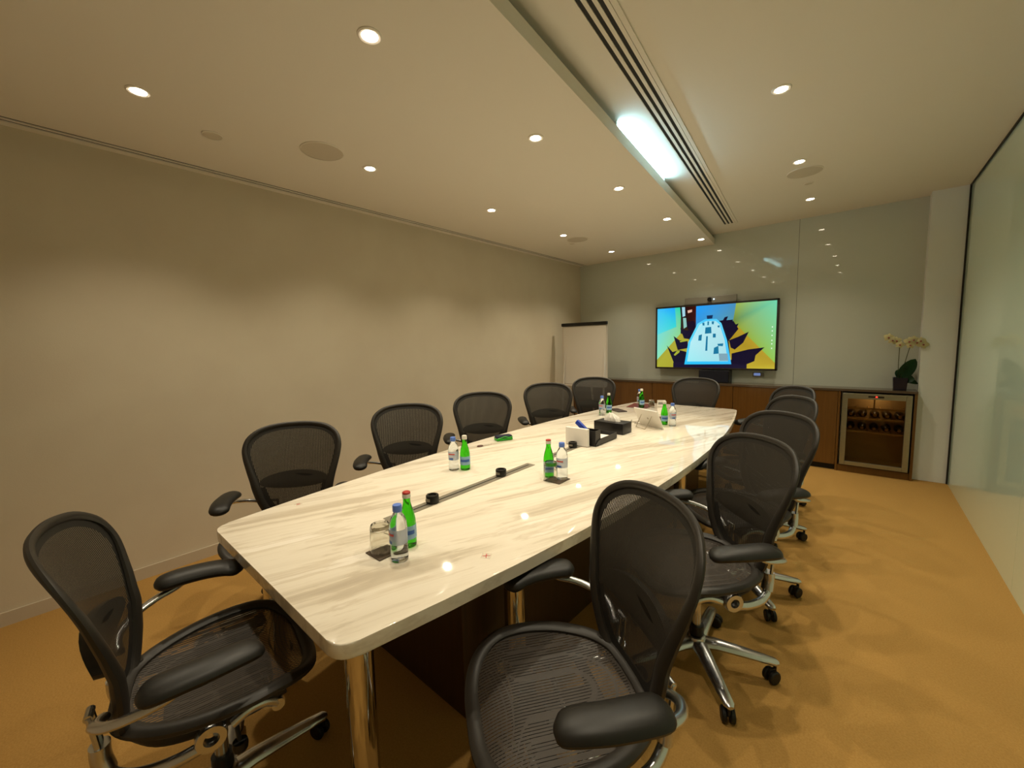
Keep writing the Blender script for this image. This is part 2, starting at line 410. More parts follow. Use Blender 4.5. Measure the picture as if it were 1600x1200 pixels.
for i, (x, y, rz, lab) in enumerate([
    (-1.138, .722, 0, 'clear water bottle with pale blue cap in the nearest pair, beside the tumbler'),
    (-1.735, 1.485, .6, 'clear water bottle with blue cap between the near-left chairs and the cable channel'),
    (-1.150, 1.718, .3, 'clear water bottle with blue cap standing on a coaster right of the long cable channel'),
    (-1.865, 3.49, .2, 'clear water bottle with blue cap behind the black tissue box'),
    (-1.150, 3.36, .9, 'clear water bottle with blue cap right of the white tablet'),
    (-1.775, 4.165, .4, 'small clear bottle hidden behind the green bottle at the far table end')]):
    place(wb, i, (x, y, TZ+(.0045 if i == 2 else .0005)), rz-.2, lab, G_w)
wb['label'] = 'clear water bottle with pale blue cap in the nearest pair, beside the tumbler'
for i, (x, y, rz, lab) in enumerate([
    (-1.198, .80, .2, 'green glass bottle with red cap just behind the nearest water bottle'),
    (-1.688, 1.53, .2, 'green glass bottle with pale cap paired with the water bottle near the left table edge'),
    (-1.238, 1.722, .2, 'green glass bottle with red cap beside the coaster right of the long channel'),
    (-1.88, 3.66, .3, 'green glass bottle peeking up behind the white tissue'),
    (-1.225, 3.385, .1, 'green glass bottle with blue label right of the white tablet'),
    (-1.735, 4.12, .5, 'dark green bottle on the maroon folder at the far table end')]):
    place(gb, i, (x, y, TZ+(.0045 if i == 5 else .0005)), rz, lab, G_g)
def tumbler(x, y, z, label, s=1):
    bm = bmesh.new()
    add_lathe(bm, [(.036*s, 0), (.0375*s, .001), (.0335*s, .088*s), (.031*s, .095*s), (.001, .095*s)], seg=36, cap=False)
    add_lathe(bm, [(.036*s, 0), (.0315*s, .074*s), (.028*s, .078*s), (.001, .078*s)], seg=36, cap=False)
    bmesh.ops.remove_doubles(bm, verts=bm.verts, dist=.0004)
    return tag(obj('glass_tumbler', bm, M_glass, None, (x, y, z)), label, 'glass', 'upturned glass tumblers')
for o_ in bpy.data.objects:
    if o_.name.startswith('cap') and o_.parent and o_.parent.get('group') == G_g and o_.parent['label'].split('with')[-1][:4] != ' red':
        if not o_.name.startswith('cap_band'): o_.data = o_.data.copy(); o_.data.materials.clear(); o_.data.materials.append(M_whitecap)
tumbler(-1.235, .712, TZ+.005, 'upturned clear tumbler on a dark coaster, nearest the camera')
tumbler(-1.185, 1.665, TZ+.005, 'upturned clear tumbler on the coaster in front of the middle bottle pair')
tumbler(-1.655, 4.19, TZ+.0008, 'upturned clear tumbler beside the green bottle at the far table end', .85)
M_coast = mat('dark_coaster', '#4a3a28', .5)
for x, y, s, rz, lab in [(-1.225, .715, .088, 0.02, 'dark square coaster beneath the nearest tumbler'), (-1.165, 1.69, .10, 0.0, 'dark square coaster beneath the middle tumbler and water bottle')]:
    tag(obj('coaster', B((0, 0, .0023), (s, s, .0035), bev=.001), M_coast, None, (x, y, TZ), rz), lab, 'coaster', 'coasters')

# red cross stickers
M_tape = mat('clear_tape', '#f0e6d6', .3, alpha=.3); M_red = mat('red_ink', '#c8202c', .5)
for x, y, rz, s, lab in [(-.925, .918, .5, 1, 'small red cross on clear tape near the right table edge'), (-1.93, .71, .2, .8, 'faint red cross on clear tape by the left table edge')]:
    t = thing('cross_sticker', lab, 'sticker', (x, y, TZ+.0002), rz, 'red cross markers on the table')
    obj('tape', B((0, 0, .0002), (.034*s, .034*s, .0003)), M_tape, t, smooth=False)
    bm = bmesh.new()
    for a in (.25, 1.75): add_box(bm, (0, 0, .0006), (.026*s, .0022*s, .0004), rot=Matrix.Rotation(a, 4, 'Z'))
    obj('red_cross', bm, M_red, t, smooth=False)

# ------------------------------------------------------------------ mid table objects
M_navy = mat('navy_case', '#141b33', .4); M_lime = mat('lime_green_case', '#35b22c', .4)
t = thing('spectacle_case', 'small navy and bright green soft case near the left table edge', 'case', (-1.985, 2.19, TZ+.0005), 1.13)
bm = bmesh.new(); add_box(bm, (0, 0, .022), (.125, .06, .03), bev=.009); obj('upper_shell', bm, M_navy, t)
bm = bmesh.new(); add_box(bm, (0, 0, .010), (.129, .064, .019), bev=.007); obj('lower_shell', bm, M_lime, t)
bm = bmesh.new(); add_tube(bm, smoothpath([(-.062, .0315, .018), (-.03, .033, .024), (0, .033, .030), (.03, .033, .022), (.062, .0315, .026)]), .003, 8)
add_tube(bm, smoothpath([(-.062, -.0315, .018), (-.03, -.033, .024), (0, -.033, .030), (.03, -.033, .022), (.062, -.0315, .026)]), .003, 8); obj('zip', bm, M_lime, t)
M_brown = mat('dark_brown_plastic', '#4a1a10', .4)
t = thing('sampling_spoon', 'small dark brown spoon with thin pale handle beside the navy green case', 'spoon', (-1.99, 1.95, TZ+.0005), 1.15)
bm = bmesh.new(); add_lathe(bm, [(.001, 0), (.014, .001), (.016, .004), (.012, .007), (.001, .008)], seg=18); bmesh.ops.scale(bm, vec=(1.5, 1, 1), verts=bm.verts); obj('bowl', bm, M_brown, t)
bm = bmesh.new(); add_tube(bm, [(.02, 0, .004), (.09, .01, .004)], .0022, 8); obj('handle', bm, M_whitecap, t)

# card box, organiser, tissue box
t = thing('card_box', 'white upright card box in front of the black organiser', 'card holder', (-1.452, 2.362, TZ+.0035))
obj('card_box_body', B((0, 0, .060), (.175, .024, .120), bev=.001), M_paper, t, smooth=False)
t = thing('desk_organiser', 'black leather desk organiser tray with tall pen compartment', 'organiser', (-1.41, 2.395, TZ+.0035))
bm = bmesh.new()
add_box(bm, (0, .155, .003), (.17, .31, .006), bev=.001)
for sx in (-.083, .083):
    v = [(sx-.003, .0, .006), (sx-.003, .308, .006), (sx-.003, .308, .042), (sx-.003, .07, .042), (sx-.003, .03, .034), (sx-.003, .0, .012)]
    lo = [bm.verts.new(p) for p in v]; hi = [bm.verts.new((p[0]+.006, p[1], p[2])) for p in v]
    bm.faces.new(lo); bm.faces.new(hi[::-1])
    for i in range(6): bm.faces.new((lo[i], lo[(i+1) % 6], hi[(i+1) % 6], hi[i]))
add_box(bm, (0, .306, .024), (.172, .006, .038), bev=.001)
obj('tray', bm, M_black, t, smooth=False)
bm = bmesh.new()
for c, s in (((.02, .002, .055), (.12, .005, .098)), ((.02, .070, .055), (.12, .005, .098)), ((-.038, .036, .055), (.005, .07, .098)), ((.078, .036, .055), (.005, .07, .098)), ((.02, .036, .009), (.12, .07, .005))): add_box(bm, c, s)
obj('pen_pot', bm, M_black, t, smooth=False)
M_bluep = mat('blue_plastic', '#1f3fa8', .35)
t2 = thing('board_eraser', 'bright blue handled eraser leaning out of the black organiser', 'eraser', (-1.43, 2.432, TZ+.094), 0)
bm = bmesh.new(); add_box(bm, (-.03, .0, .03), (.035, .028, .10), rot=Matrix.Rotation(-.9, 4, 'Y'), bev=.008); obj('grip', bm, M_bluep, t2)
bm = bmesh.new(); add_tube(bm, [(.0, 0, .010), (.028, 0, -.02)], .006, 10); obj('stem', bm, M_black, t2)
tag(obj('note_paper', B((0, 0, .006), (.13, .2, .012)), M_paper, None, (-1.41, 2.585, TZ+.0102), 0, smooth=False), 'stack of white note paper inside the black organiser tray', 'paper')
t = thing('tissue_box', 'long black leather tissue box with a white tissue pulled up', 'tissue box', (-1.455, 2.895, TZ+.0006), -.05)
bm = bmesh.new(); add_box(bm, (0, 0, .043), (.255, .14, .085), bev=.004); obj('box', bm, M_black, t)
bm = bmesh.new()
n = 26; base = [bm.verts.new((.07*math.cos(2*PI*i/n)*(1+.1*math.sin(5*i)), .025*math.sin(2*PI*i/n), .086)) for i in range(n)]
mid = [bm.verts.new((.06*math.cos(2*PI*i/n)*(1+.18*math.sin(3*i)), .026*math.sin(2*PI*i/n)*(1+.3*math.cos(4*i)), .110+.006*math.sin(7*i))) for i in range(n)]
tp = [bm.verts.new((-.012+.016*math.cos(2*PI*i/n), .006*math.sin(2*PI*i/n)+.004*math.sin(3*i), .145+.008*math.sin(3*i))) for i in range(n)]
for P, Q in ((base, mid), (mid, tp)):
    for i in range(n): bm.faces.new((P[i], P[(i+1) % n], Q[(i+1) % n], Q[i]))
bm.faces.new(tp); obj('tissue', bm, M_paper, t)
# white tablet controller seen from behind
t = thing('tablet', 'white touch tablet on its wire stand, back turned to the camera', 'tablet', (-1.277, 3.235, TZ+.0065), -.45)
tr_ = Matrix.Rotation(math.radians(25), 4, 'X')
bm = bmesh.new(); add_box(bm, (0, 0, .078), (.27, .012, .165), bev=.004)
bmesh.ops.transform(bm, matrix=tr_, verts=bm.verts); obj('shell', bm, M_white, t)
bm = bmesh.new(); add_box(bm, (0, .0065, .078), (.25, .001, .145)); bmesh.ops.transform(bm, matrix=tr_, verts=bm.verts); obj('glass_front', bm, M_black, t, smooth=False)
bm = bmesh.new(); add_lathe(bm, [(.001, 0), (.009, 0), (.009, .0012), (.001, .0012)], seg=18, axis='Y'); bmesh.ops.translate(bm, vec=(0, -.0075, .078), verts=bm.verts)
bmesh.ops.transform(bm, matrix=tr_, verts=bm.verts); obj('round_emblem', bm, M_strip, t)
bm = bmesh.new(); add_tube(bm, smoothpath([(-.06, -.052, .095), (-.055, -.11, .002), (-.03, -.125, .0015), (.03, -.125, .0015), (.055, -.11, .002), (.06, -.052, .095)]), .0028, 8)
obj('stand', bm, M_chrome, t)
bm = bmesh.new(); add_tube(bm, smoothpath([(-.13, 0, .006), (-.17, -.03, .004), (-.2, .02, .004), (-.25, .0, .004), (-.30, .05, .004)]), .0028, 8)
tag(obj('tablet_cable', bm, M_strip, None, (-1.277, 3.235, TZ), -.45), 'thin pale cable trailing left of the white tablet', 'cable')
M_maroon = mat('maroon_leather', '#5c1b18', .4)
tag(obj('folder', B((0, 0, .002), (.22, .31, .003), bev=.001), M_maroon, None, (-1.80, 4.24, TZ+.0004), .15), 'maroon folder lying at the far left corner of the table', 'folder')
tag(obj('notebook', B((0, 0, .004), (.10, .2, .008), bev=.002), mat('dark_cover', '#2a1612', .4), None, (-1.86, 3.82, TZ+.0006), .95), 'thin dark notebook near the left table edge behind the tissue box', 'notebook')
t = thing('place_card', 'small white card with black printed lines beside the far green bottle', 'card', (-1.59, 4.30, TZ+.0006), .5)
obj('card', B((0, 0, .035), (.085, .006, .07)), M_paper, t, smooth=False)
bm = bmesh.new()
for z in (.044, .036, .028): add_box(bm, (0, -.0034, z), (.065, .0006, .005))
obj('printed_lines', bm, M_black, t, smooth=False)
tag(obj('red_box', B((0, 0, .018), (.045, .045, .036), bev=.003), M_maroon, None, (-1.325, 3.52, TZ+.0006), .6), 'small dark red box behind the tablet, left of the far bottle pair', 'box')

# ------------------------------------------------------------------ task chairs
def back_pt(x, z):
    """surface of the chair back"""
    zz = [.44, .52, .60, .68, .76, .86, .96, 1.04]; yy = [-.195, -.205, -.205, -.210, -.230, -.260, -.296, -.326]
    for i in range(7):
        if z <= zz[i+1] or i == 6:
            t = (z-zz[i])/(zz[i+1]-zz[i]); y = yy[i]+(yy[i+1]-yy[i])*t; break
    return Vector((x, y+.85*x*x, z))
BACK = [(0, 1.018), (.10, 1.014), (.185, .997), (.242, .958), (.262, .905), (.256, .85), (.236, .78), (.214, .71), (.196, .64), (.178, .58), (.152, .52), (.112, .478), (.06, .464)]
BACK = BACK+[(0, .462)]+[(-x, z) for x, z in BACK[1:][::-1]]
def seat_pt(x, y):
    z = .502-.020*(1-min(1, (x/.25)**2))+.10*max(0, -.02-y)**2*3
    if y > .12: z -= 2.1*(y-.12)**2
    return Vector((x, y, z))
SEAT = [(0, .262), (.10, .258), (.18, .232), (.232, .175), (.252, .09), (.246, .0), (.222, -.08), (.175, -.155), (.115, -.200), (.055, -.212)]
SEAT = SEAT+[(0, -.214)]+[(-x, y) for x, y in SEAT[1:][::-1]]
M_band = mat('mesh_border_fabric', '#1f1c18', .6)
def pell(bm, outline, fn, rings=10, border=False):
    c = Vector((0, sum(p[1] for p in outline)/len(outline)))
    n = len(outline); prev = None; cen = bm.verts.new(fn(c.x, c.y))
    for k in range(1, rings+1):
        t = k/rings
        cur = [bm.verts.new(fn(*(c+(Vector(p)-c)*t))) for p in outline]
        if prev is None:
            for i in range(n): bm.faces.new((cen, cur[i], cur[(i+1) % n]))
        else:
            for i in range(n):
                fq = bm.faces.new((prev[i], cur[i], cur[(i+1) % n], prev[(i+1) % n]))
                if border and (k == rings or (k == rings-1 and outline[i][1] < .66)): fq.material_index = 1
        prev = cur
    return bm
def make_chair():
    t = thing('task_chair', '', 'chair')
    bo = [(p.x*.962, .73+(p.y-.73)*.968) for p in closedspline([Vector((x, z, 0)) for x, z in BACK], 4)]
    so = [(p.x*.965, p.y*.965) for p in closedspline([Vector((x, y, 0)) for x, y in SEAT], 4)]
    # back frame with a fatter lower half
    bm = bmesh.new(); pts = [back_pt(x, z) for x, z in bo]
    def rr(z): return .0105+.0075*max(0, min(1, (.90-z)/.25))
    add_tube(bm, pts, [rr(p.z) for p in pts], 10, closed=True, ell=(1.25, .9, (0, 1, .15)))
    obj('back_frame', bm, M_frame, t)
    obj('back_mesh', pell(bmesh.new(), [(x*.99, .73+(z-.73)*.99) for x, z in bo], back_pt, border=True), [M_pel_b, M_band], t)
    # lumbar pad behind the mesh
    lo = []
    for i in range(28):
        a = 2*PI*i/28; x = .185*math.cos(a); z = .695+.050*math.sin(a)
        lo.append((x, z))
    bm = bmesh.new(); F = [bm.verts.new(back_pt(x, z)+Vector((0, -.012, 0))) for x, z in lo]; Bk = [bm.verts.new(back_pt(x*.97, .68+(z-.68)*.95)+Vector((0, -.034, 0))) for x, z in lo]
    bm.faces.new(F); bm.faces.new(Bk[::-1])
    for i in range(28): bm.faces.new((F[i], F[(i+1) % 28], Bk[(i+1) % 28], Bk[i]))
    obj('lumbar_pad', bm, M_black, t)
    # seat
    bm = bmesh.new(); pts = [seat_pt(x, y) for x, y in so]
    add_tube(bm, pts, .0165, 10, closed=True, ell=(1.35, .95, (0, 0, 1)))
    obj('seat_frame', bm, M_frame, t)
    obj('seat_mesh', pell(bmesh.new(), [(x*.98, .025+(y-.025)*.98) for x, y in so], seat_pt), M_pel_s, t)
    # seat support pan under the sides and front
    bm = bmesh.new()
    for s in (-1, 1):
        add_tube(bm, smoothpath([(s*.20, .16, .463), (s*.19, .08, .440), (s*.175, -.02, .434), (s*.160, -.12, .452), (s*.125, -.185, .495)]), .016, 10, ell=(.7, 1.5, (0, 0, 1)))
    add_box(bm, (0, .09, .432), (.36, .05, .024), bev=.008)
    add_box(bm, (0, -.10, .438), (.34, .035, .022), bev=.008)
    obj('seat_support', bm, M_frame, t)
    # tilt mechanism
    bm = bmesh.new(); add_box(bm, (0, .02, .402), (.13, .26, .055), bev=.018); add_box(bm, (0, .10, .415), (.09, .10, .06), bev=.02)
    obj('tilt_mechanism', bm, M_black, t)
    bm = bmesh.new(); add_tube(bm, [(-.175, .12, .412), (.175, .12, .412)], .017, 12)
    obj('cross_tube', bm, M_alu, t)
    bm = bmesh.new(); add_tube(bm, [(-.2, .0, .442-.02), (.2, .0, .442-.02)], .011, 12)
    obj('cross_tube', bm, M_alu, t)
    # side yokes: ring pivot, tube, rear slotted bracket
    for s in (-1, 1):
        bm = bmesh.new()
        add_lathe(bm, [(.018, -.016), (.034, -.016), (.037, -.009), (.037, .009), (.034, .016), (.018, .016), (.018, -.016)], (s*.215, -.015, .432), 24, axis='X', cap=False)
        obj('pivot_ring', bm, M_alu, t)
        bm = bmesh.new()
        add_tube(bm, smoothpath([(s*.212, -.03, .412), (s*.205, -.09, .402), (s*.18, -.16, .396), (s*.148, -.210, .402), (s*.135, -.228, .43)]), .016, 14)
        add_tube(bm, smoothpath([(s*.135, -.224, .412), (s*.130, -.232, .45), (s*.128, -.232, .485)]), .026, 14, ell=(1, .8, (0, 1, 0)))
        for dx in (-.017, .017): add_tube(bm, smoothpath([(s*.128+dx, -.232, .475), (s*.128+dx, -.236, .52), (s*.128+dx, -.242, .575)]), .0065, 8)
        add_tube(bm, [(s*.128-.02, -.242, .573), (s*.128+.02, -.242, .573)], .009, 10)
        obj('side_bracket', bm, M_alu, t)
        bm = bmesh.new(); add_tube(bm, smoothpath([(s*.213, .032, .435), (s*.21, .075, .452), (s*.205, .115, .446), (s*.20, .14, .425)]), [.014]*19, 12)
        add_lathe(bm, [(.0, -.012), (.017, -.012), (.017, .012), (.0, .012)], (s*.20, .142, .422), 18, axis='X', cap=False)
        obj('front_yoke', bm, M_alu, t)
    # adjusters
    bm = bmesh.new(); add_tube(bm, [(.17, .04, .405), (.20, .045, .36)], .006, 8); add_lathe(bm, [(.001, -.012), (.018, -.012), (.02, 0), (.018, .012), (.001, .012)], (.20, .045, .352), 16)
    obj('adjuster_knob', bm, M_black, t)
    # arms
    for s in (-1, 1):
        bm = bmesh.new()
        add_tube(bm, smoothpath([(s*.135, -.218, .555), (s*.19, -.225, .578), (s*.245, -.195, .600), (s*.278, -.14, .620), (s*.289, -.085, .635), (s*.286, -.06, .650)]),
                 .0125, 12, ell=(1.15, .85, (0, 0, 1)))
        arm = obj('arm_tube', bm, M_alu, t)
        P = smoothpath([(s*.283, -.135, .664), (s*.288, -.08, .668), (s*.284, .0, .667), (s*.270, .065, .661), (s*.252, .108, .648)], 5)
        n = len(P); rad = [.050*max(.18, 1-abs((i/(n-1))*2-1)**7)**.5*(1-.08*(i/(n-1))) for i in range(n)]
        P = [P[0]-(P[1]-P[0])*.5]+P+[P[-1]+(P[-1]-P[-2])*.5]; rad = [.010]+rad+[.012]
        bm = bmesh.new(); add_tube(bm, P, rad, 16, ell=(.98, .50, (0, 0, 1)))
        obj('armrest', bm, M_pad, t)
    # column
    bm = bmesh.new(); add_tube(bm, [(0, 0, .14), (0, 0, .382)], .019, 16); obj('gas_cylinder', bm, M_alu, t)
    bm = bmesh.new(); add_tube(bm, [(0, 0, .145), (0, 0, .185)], .030, 18); obj('cylinder_collar', bm, M_black, t)
    bm = bmesh.new(); add_lathe(bm, [(.030, .075), (.042, .08), (.044, .11), (.036, .135), (.027, .14)], seg=24); obj('base_hub', bm, M_alu, t)
    for k in range(5):
        a = 2*PI*k/5+.47; c, s_ = math.cos(a), math.sin(a)
        bm = bmesh.new(); P = [(r*c, r*s_, z) for r, z in ((.02, .105), (.08, .108), (.17, .100), (.25, .091), (.305, .084), (.318, .082))]
        add_tube(bm, P, [.037, .033, .029, .025, .022, .012], 12, ell=(1, .62, (0, 0, 1)))
        leg = obj('leg', bm, M_alu, t)
        bm = bmesh.new(); ca = a+1.1+k*.9
        d = Vector((math.cos(ca), math.sin(ca), 0)); q = Vector((-d.y, d.x, 0)); cc = Vector((.305*c, .305*s_, 0))+d*.018
        for sg in (-1, 1):
            prof = [(.004, -.009), (.024, -.009), (.028, -.005), (.028, .005), (.024, .009), (.004, .009)]
            tmp = bmesh.new(); add_lathe(tmp, prof, (0, 0, 0), 20, axis='X')
            tmp.transform(Matrix.Translation(cc+q*(.015*sg)+Vector((0, 0, .0285))) @ Matrix.Rotation(math.atan2(q.y, q.x), 4, 'Z'))
            me = bpy.data.meshes.new('tmp'); tmp.to_mesh(me); tmp.free(); bm.from_mesh(me); bpy.data.meshes.remove(me)
        add_box(bm, (cc.x, cc.y, .045), (.012, .03, .03), rot=Matrix.Rotation(ca-PI/2, 4, 'Z'), bev=.003)
        add_tube(bm, [(.305*c, .305*s_, .045), (.305*c, .305*s_, .085)], .0065, 8)
        obj('caster', bm, M_rubber, leg)
    return t
ch = make_chair()
# (x, y, facing degrees, where the chair's +Y looks, measured from +X)
CH = [
 (-1.472, .259, 79, 'black mesh office chair in the left foreground, at the near end of the table'),
 (-2.30, .77, -38, 'black mesh office chair on the left table side, nearest the camera'),
 (-2.375, 1.57, -46, 'black mesh office chair on the left table side, second from the camera'),
 (-2.407, 2.385, -48, 'black mesh office chair behind the navy and green case'),
 (-2.378, 3.35, -49, 'black mesh office chair on the left table side, fourth from the camera'),
 (-2.317, 4.184, -55, 'black mesh office chair in front of the flip chart'),
 (-1.40, 4.53, -95, 'black mesh office chair at the far table end below the television'),
 (-.60, 4.10, 222, 'black mesh office chair farthest back on the right, only its top showing'),
 (-.538, 3.375, 220, 'black mesh office chair on the right, second from the far end'),
 (-.481, 2.53, 231, 'black mesh office chair in the middle of the right row'),
 (-.497, 1.80, 227, 'black mesh office chair on the right, directly behind the foreground one'),
 (-.583, .868, 233, 'black mesh office chair in the right foreground with its ribbed seat showing'),
]
for i, (x, y, a, lab) in enumerate(CH):
    rz = math.radians(a-90)
    if i == 0: ch.location = (x, y, 0); ch.rotation_euler.z = rz; ch['label'] = lab; ch['group'] = 'office chairs around the table'
    else: dup(ch, (x, y, 0), rz, lab, 'office chairs around the table')

# ------------------------------------------------------------------ back wall furniture
CF, CT = 5.50, .892    # credenza front and top
M_top = mat('brown_glass_top', '#5b4c3c', .12)
def cabinet(x0, x1, label):
    t = thing('cabinet', label, 'cabinet', ((x0+x1)/2, (CF+YB)/2, 0), 0, 'brown cabinets along the back wall'); w_ = x1-x0
    obj('body', B((0, .01, .465), (w_-.002, YB-CF-.024, .80)), M_wood, t, smooth=False)
    obj('door', B((0, -(YB-CF)/2+.009, .465), (w_-.004, .016, .80), bev=.001), M_wood, t, smooth=False)
    obj('plinth', B((0, .012, .032), (w_-.002, YB-CF-.05, .062)), M_dark, t, smooth=False)
cabinet(XL+.003, -2.165, 'brown wood cabinet behind the flip chart')
cabinet(-2.163, -1.158, 'brown wood cabinet below the television')
cabinet(-1.156, -.149, 'brown wood cabinet between the television and the wine fridge')
tag(obj('worktop', span(XL+.003, .454, CF-.004, YB-.001, .868, CT), M_top, smooth=False), 'thin brown continuous top over the cabinets along the back wall', 'worktop')
# fridge housing and fridge
t = thing('fridge_housing', 'brown wood surround framing the wine fridge at the right end', 'cabinet', (0, 0, 0))
obj('side_panel', span(-.147, -.128, CF, YB-.003, 0.001, .866), M_wood, t, smooth=False)
obj('side_panel', span(.432, .453, CF, YB-.003, 0.001, .866), M_wood, t, smooth=False)
obj('plinth', span(-.127, .431, CF+.01, YB-.003, 0.001, .068), M_wood, t, smooth=False)
M_int = mat('fridge_interior', '#a88a5c', .6)
FX0, FX1, FZ0, FZ1 = -.112, .418, .082, .850
f = thing('wine_fridge', 'built-in wine fridge with steel-framed glass door', 'fridge', ((FX0+FX1)/2, CF, 0))
cx = (FX0+FX1)/2; fwid = FX1-FX0
def fs(x0, x1, y0, y1, z0, z1, bm=None, bev=0): return span(x0-cx, x1-cx, y0-CF, y1-CF, z0, z1, bm, bev)
bm = bmesh.new()
fs(FX0, FX1, YB-.012, YB-.004, FZ0, FZ1, bm); fs(FX0, FX0+.008, CF+.012, YB-.012, FZ0, FZ1, bm); fs(FX1-.008, FX1, CF+.012, YB-.012, FZ0, FZ1, bm)
fs(FX0+.008, FX1-.008, CF+.012, YB-.012, FZ0, FZ0+.03, bm); fs(FX0+.008, FX1-.008, CF+.012, YB-.012, FZ1-.03, FZ1, bm)
obj('cabinet_liner', bm, M_int, f, smooth=False)
bm = bmesh.new(); yo0, yo1 = CF-.024, CF+.008
fs(FX0, FX0+.045, yo0, yo1, FZ0, FZ1, bm, .003); fs(FX1-.045, FX1, yo0, yo1, FZ0, FZ1, bm, .003)
fs(FX0+.045, FX1-.045, yo0, yo1, FZ0, FZ0+.042, bm, .002); fs(FX0+.045, FX1-.045, yo0, yo1, FZ1-.055, FZ1, bm, .002)
dr = obj('door_frame', bm, M_steel, f, smooth=False)
M_smoke = mat('smoked_glass', '#d6cbb0', .02, trans=1, ior=1.05)
M_smoke.node_tree.nodes['Principled BSDF'].inputs['Specular IOR Level'].default_value = .9
obj('glass_pane', fs(FX0+.046, FX1-.046, CF-.008, CF-.002, FZ0+.043, FZ1-.056), M_smoke, dr, smooth=False)
obj('control_strip', fs(cx-.06, cx+.06, yo0-.001, yo0+.002, FZ1-.036, FZ1-.02), M_black, dr, smooth=False)
obj('red_indicator', fs(cx-.004, cx+.010, yo0-.003, yo0+.0, FZ1-.034, FZ1-.022), mat('red_led', '#ff2010', .5, emit='#ff2a20', es=4), dr, smooth=False)
M_shelf = mat('beech_shelf', '#9a7440', .5)
shz = [.29, .44, .58, .69]
for z in shz[1:]:
    bm = bmesh.new(); fs(FX0+.01, FX1-.01, CF+.016, CF+.032, z-.008, z+.012, bm)
    for k in range(6): fs(FX0+.03+k*.09, FX0+.04+k*.09, CF+.032, YB-.02, z-.002, z+.004, bm)
    obj('shelf', bm, M_shelf, f, smooth=False)
bm = bmesh.new(); fs(FX0+.25, FX0+.262, CF+.016, CF+.04, .70, .82, bm); obj('divider', bm, M_shelf, f, smooth=False)
M_bot = mat('dark_bottle_glass', '#33240f', .3); M_foil = mat('foil_capsule', '#8a6a35', .3, .6)
wine = thing('wine_bottle', 'dark wine bottle lying in the glass-fronted fridge', 'bottle', (0, 0, 0), 0, 'wine bottles in the fridge')
bm = bmesh.new(); add_lathe(bm, [(.001, .19), (.036, .19), (.037, .18), (.037, .10), (.030, .075), (.014, .06), (.0135, .03)], seg=18, axis='Y', cap=True); obj('body', bm, M_bot, wine)
bm = bmesh.new(); add_lathe(bm, [(.0142, .05), (.0145, .012), (.014, .01), (.001, .009)], seg=14, axis='Y'); obj('capsule', bm, M_foil, wine)
fl = bpy.data.lights.new('fridge_fill', 'POINT'); fl.energy = .5; fl.color = (1, .8, .5); fl.shadow_soft_size = .01  # unseen fill lamp, added to brighten the dark fridge interior
flo = bpy.data.objects.new('interior_fill', fl); C.objects.link(flo); flo.parent = f; flo.location = (0, .10, .808)
first = True
for z in shz[1:3]:
    for k in range(5):
        L = (FX0+.075+k*.095, CF+.036, z+.042)
        if first: wine.location = L; first = False
        else: dup(wine, L, 0)

# television
M_tv = mat('television_bezel', '#2e2822', .35)
TX0, TX1, TZ0, TZ1, TYF = -2.175, -.728, 1.058, 1.905, 5.64
t = thing('television', 'large wall-mounted flat television showing a bright meeting room picture', 'television', ((TX0+TX1)/2, TYF, (TZ0+TZ1)/2))
W, Hh = TX1-TX0, TZ1-TZ0
bm = bmesh.new(); add_box(bm, (0, .03, 0), (W, .05, Hh), bev=.004); add_box(bm, (0, .07, 0), (W*.5, .05, Hh*.5), bev=.004)
obj('housing', bm, M_tv, t)
bw_ = .022; bm = bmesh.new()
for c, s in (((0, 0, Hh/2-bw_/2), (W, .014, bw_)), ((0, 0, -Hh/2+bw_/2), (W, .014, bw_)), ((-W/2+bw_/2, 0, 0), (bw_, .014, Hh)), ((W/2-bw_/2, 0, 0), (bw_, .014, Hh))): add_box(bm, c, s, bev=.002)
obj('bezel', bm, M_tv, t)
# the picture on the screen (flat, self-lit): polygons with corner colours
M_scr = bpy.data.materials.new('screen_picture'); M_scr.use_nodes = True; nt = M_scr.node_tree; nt.nodes.remove(nt.nodes['Principled BSDF'])
at = nt.nodes.new('ShaderNodeAttribute'); at.attribute_name = 'pic'; em = nt.nodes.new('ShaderNodeEmission'); em.inputs[1].default_value = SCREEN_E
gl = nt.nodes.new('ShaderNodeBsdfGlossy'); gl.inputs['Roughness'].default_value = .15; mxs = nt.nodes.new('ShaderNodeMixShader'); mxs.inputs[0].default_value = .03
nt.links.new(at.outputs['Color'], em.inputs[0]); nt.links.new(em.outputs[0], mxs.inputs[1]); nt.links.new(gl.outputs[0], mxs.inputs[2]); nt.links.new(mxs.outputs[0], nt.nodes['Material Output'].inputs[0])
polys = []
def P(pts, cols):
    if isinstance(cols, str): cols = [cols]*len(pts)
    polys.append((pts, cols))
# coordinates below are in a 1240 x 660 picture frame, origin top left
def cv(p):
    x, y = p; tp_ = 215-(x-175)*65/1240; bt = 815+(x-170)*25/1220
    return (min(max((x-172)/1235, 0), 1), min(max((y-tp_)/(bt-tp_), 0), 1))
P([(150, 100), (450, 100), (450, 470), (150, 740)], ['#5fd8f0', '#1fd6a8', '#8fd890', '#8fe8c0'])
P([(150, 100), (380, 100), (400, 400), (150, 480)], ['#3fc4ff', '#1aa8ff', '#38d8d8', '#5fe0e8'])
P([(150, 740), (450, 470), (520, 480), (700, 900), (150, 900)], ['#a8a838', '#b0a838', '#b8a838', '#a89c28', '#b0b038'])
P([(440, 100), (510, 100), (540, 440), (470, 480)], ['#101420', '#181420', '#302010', '#403018'])
P([(460, 200), (495, 200), (500, 290), (470, 300)], '#a8d8e8')
P([(475, 310), (510, 310), (520, 400), (485, 420)], '#90c8c0')
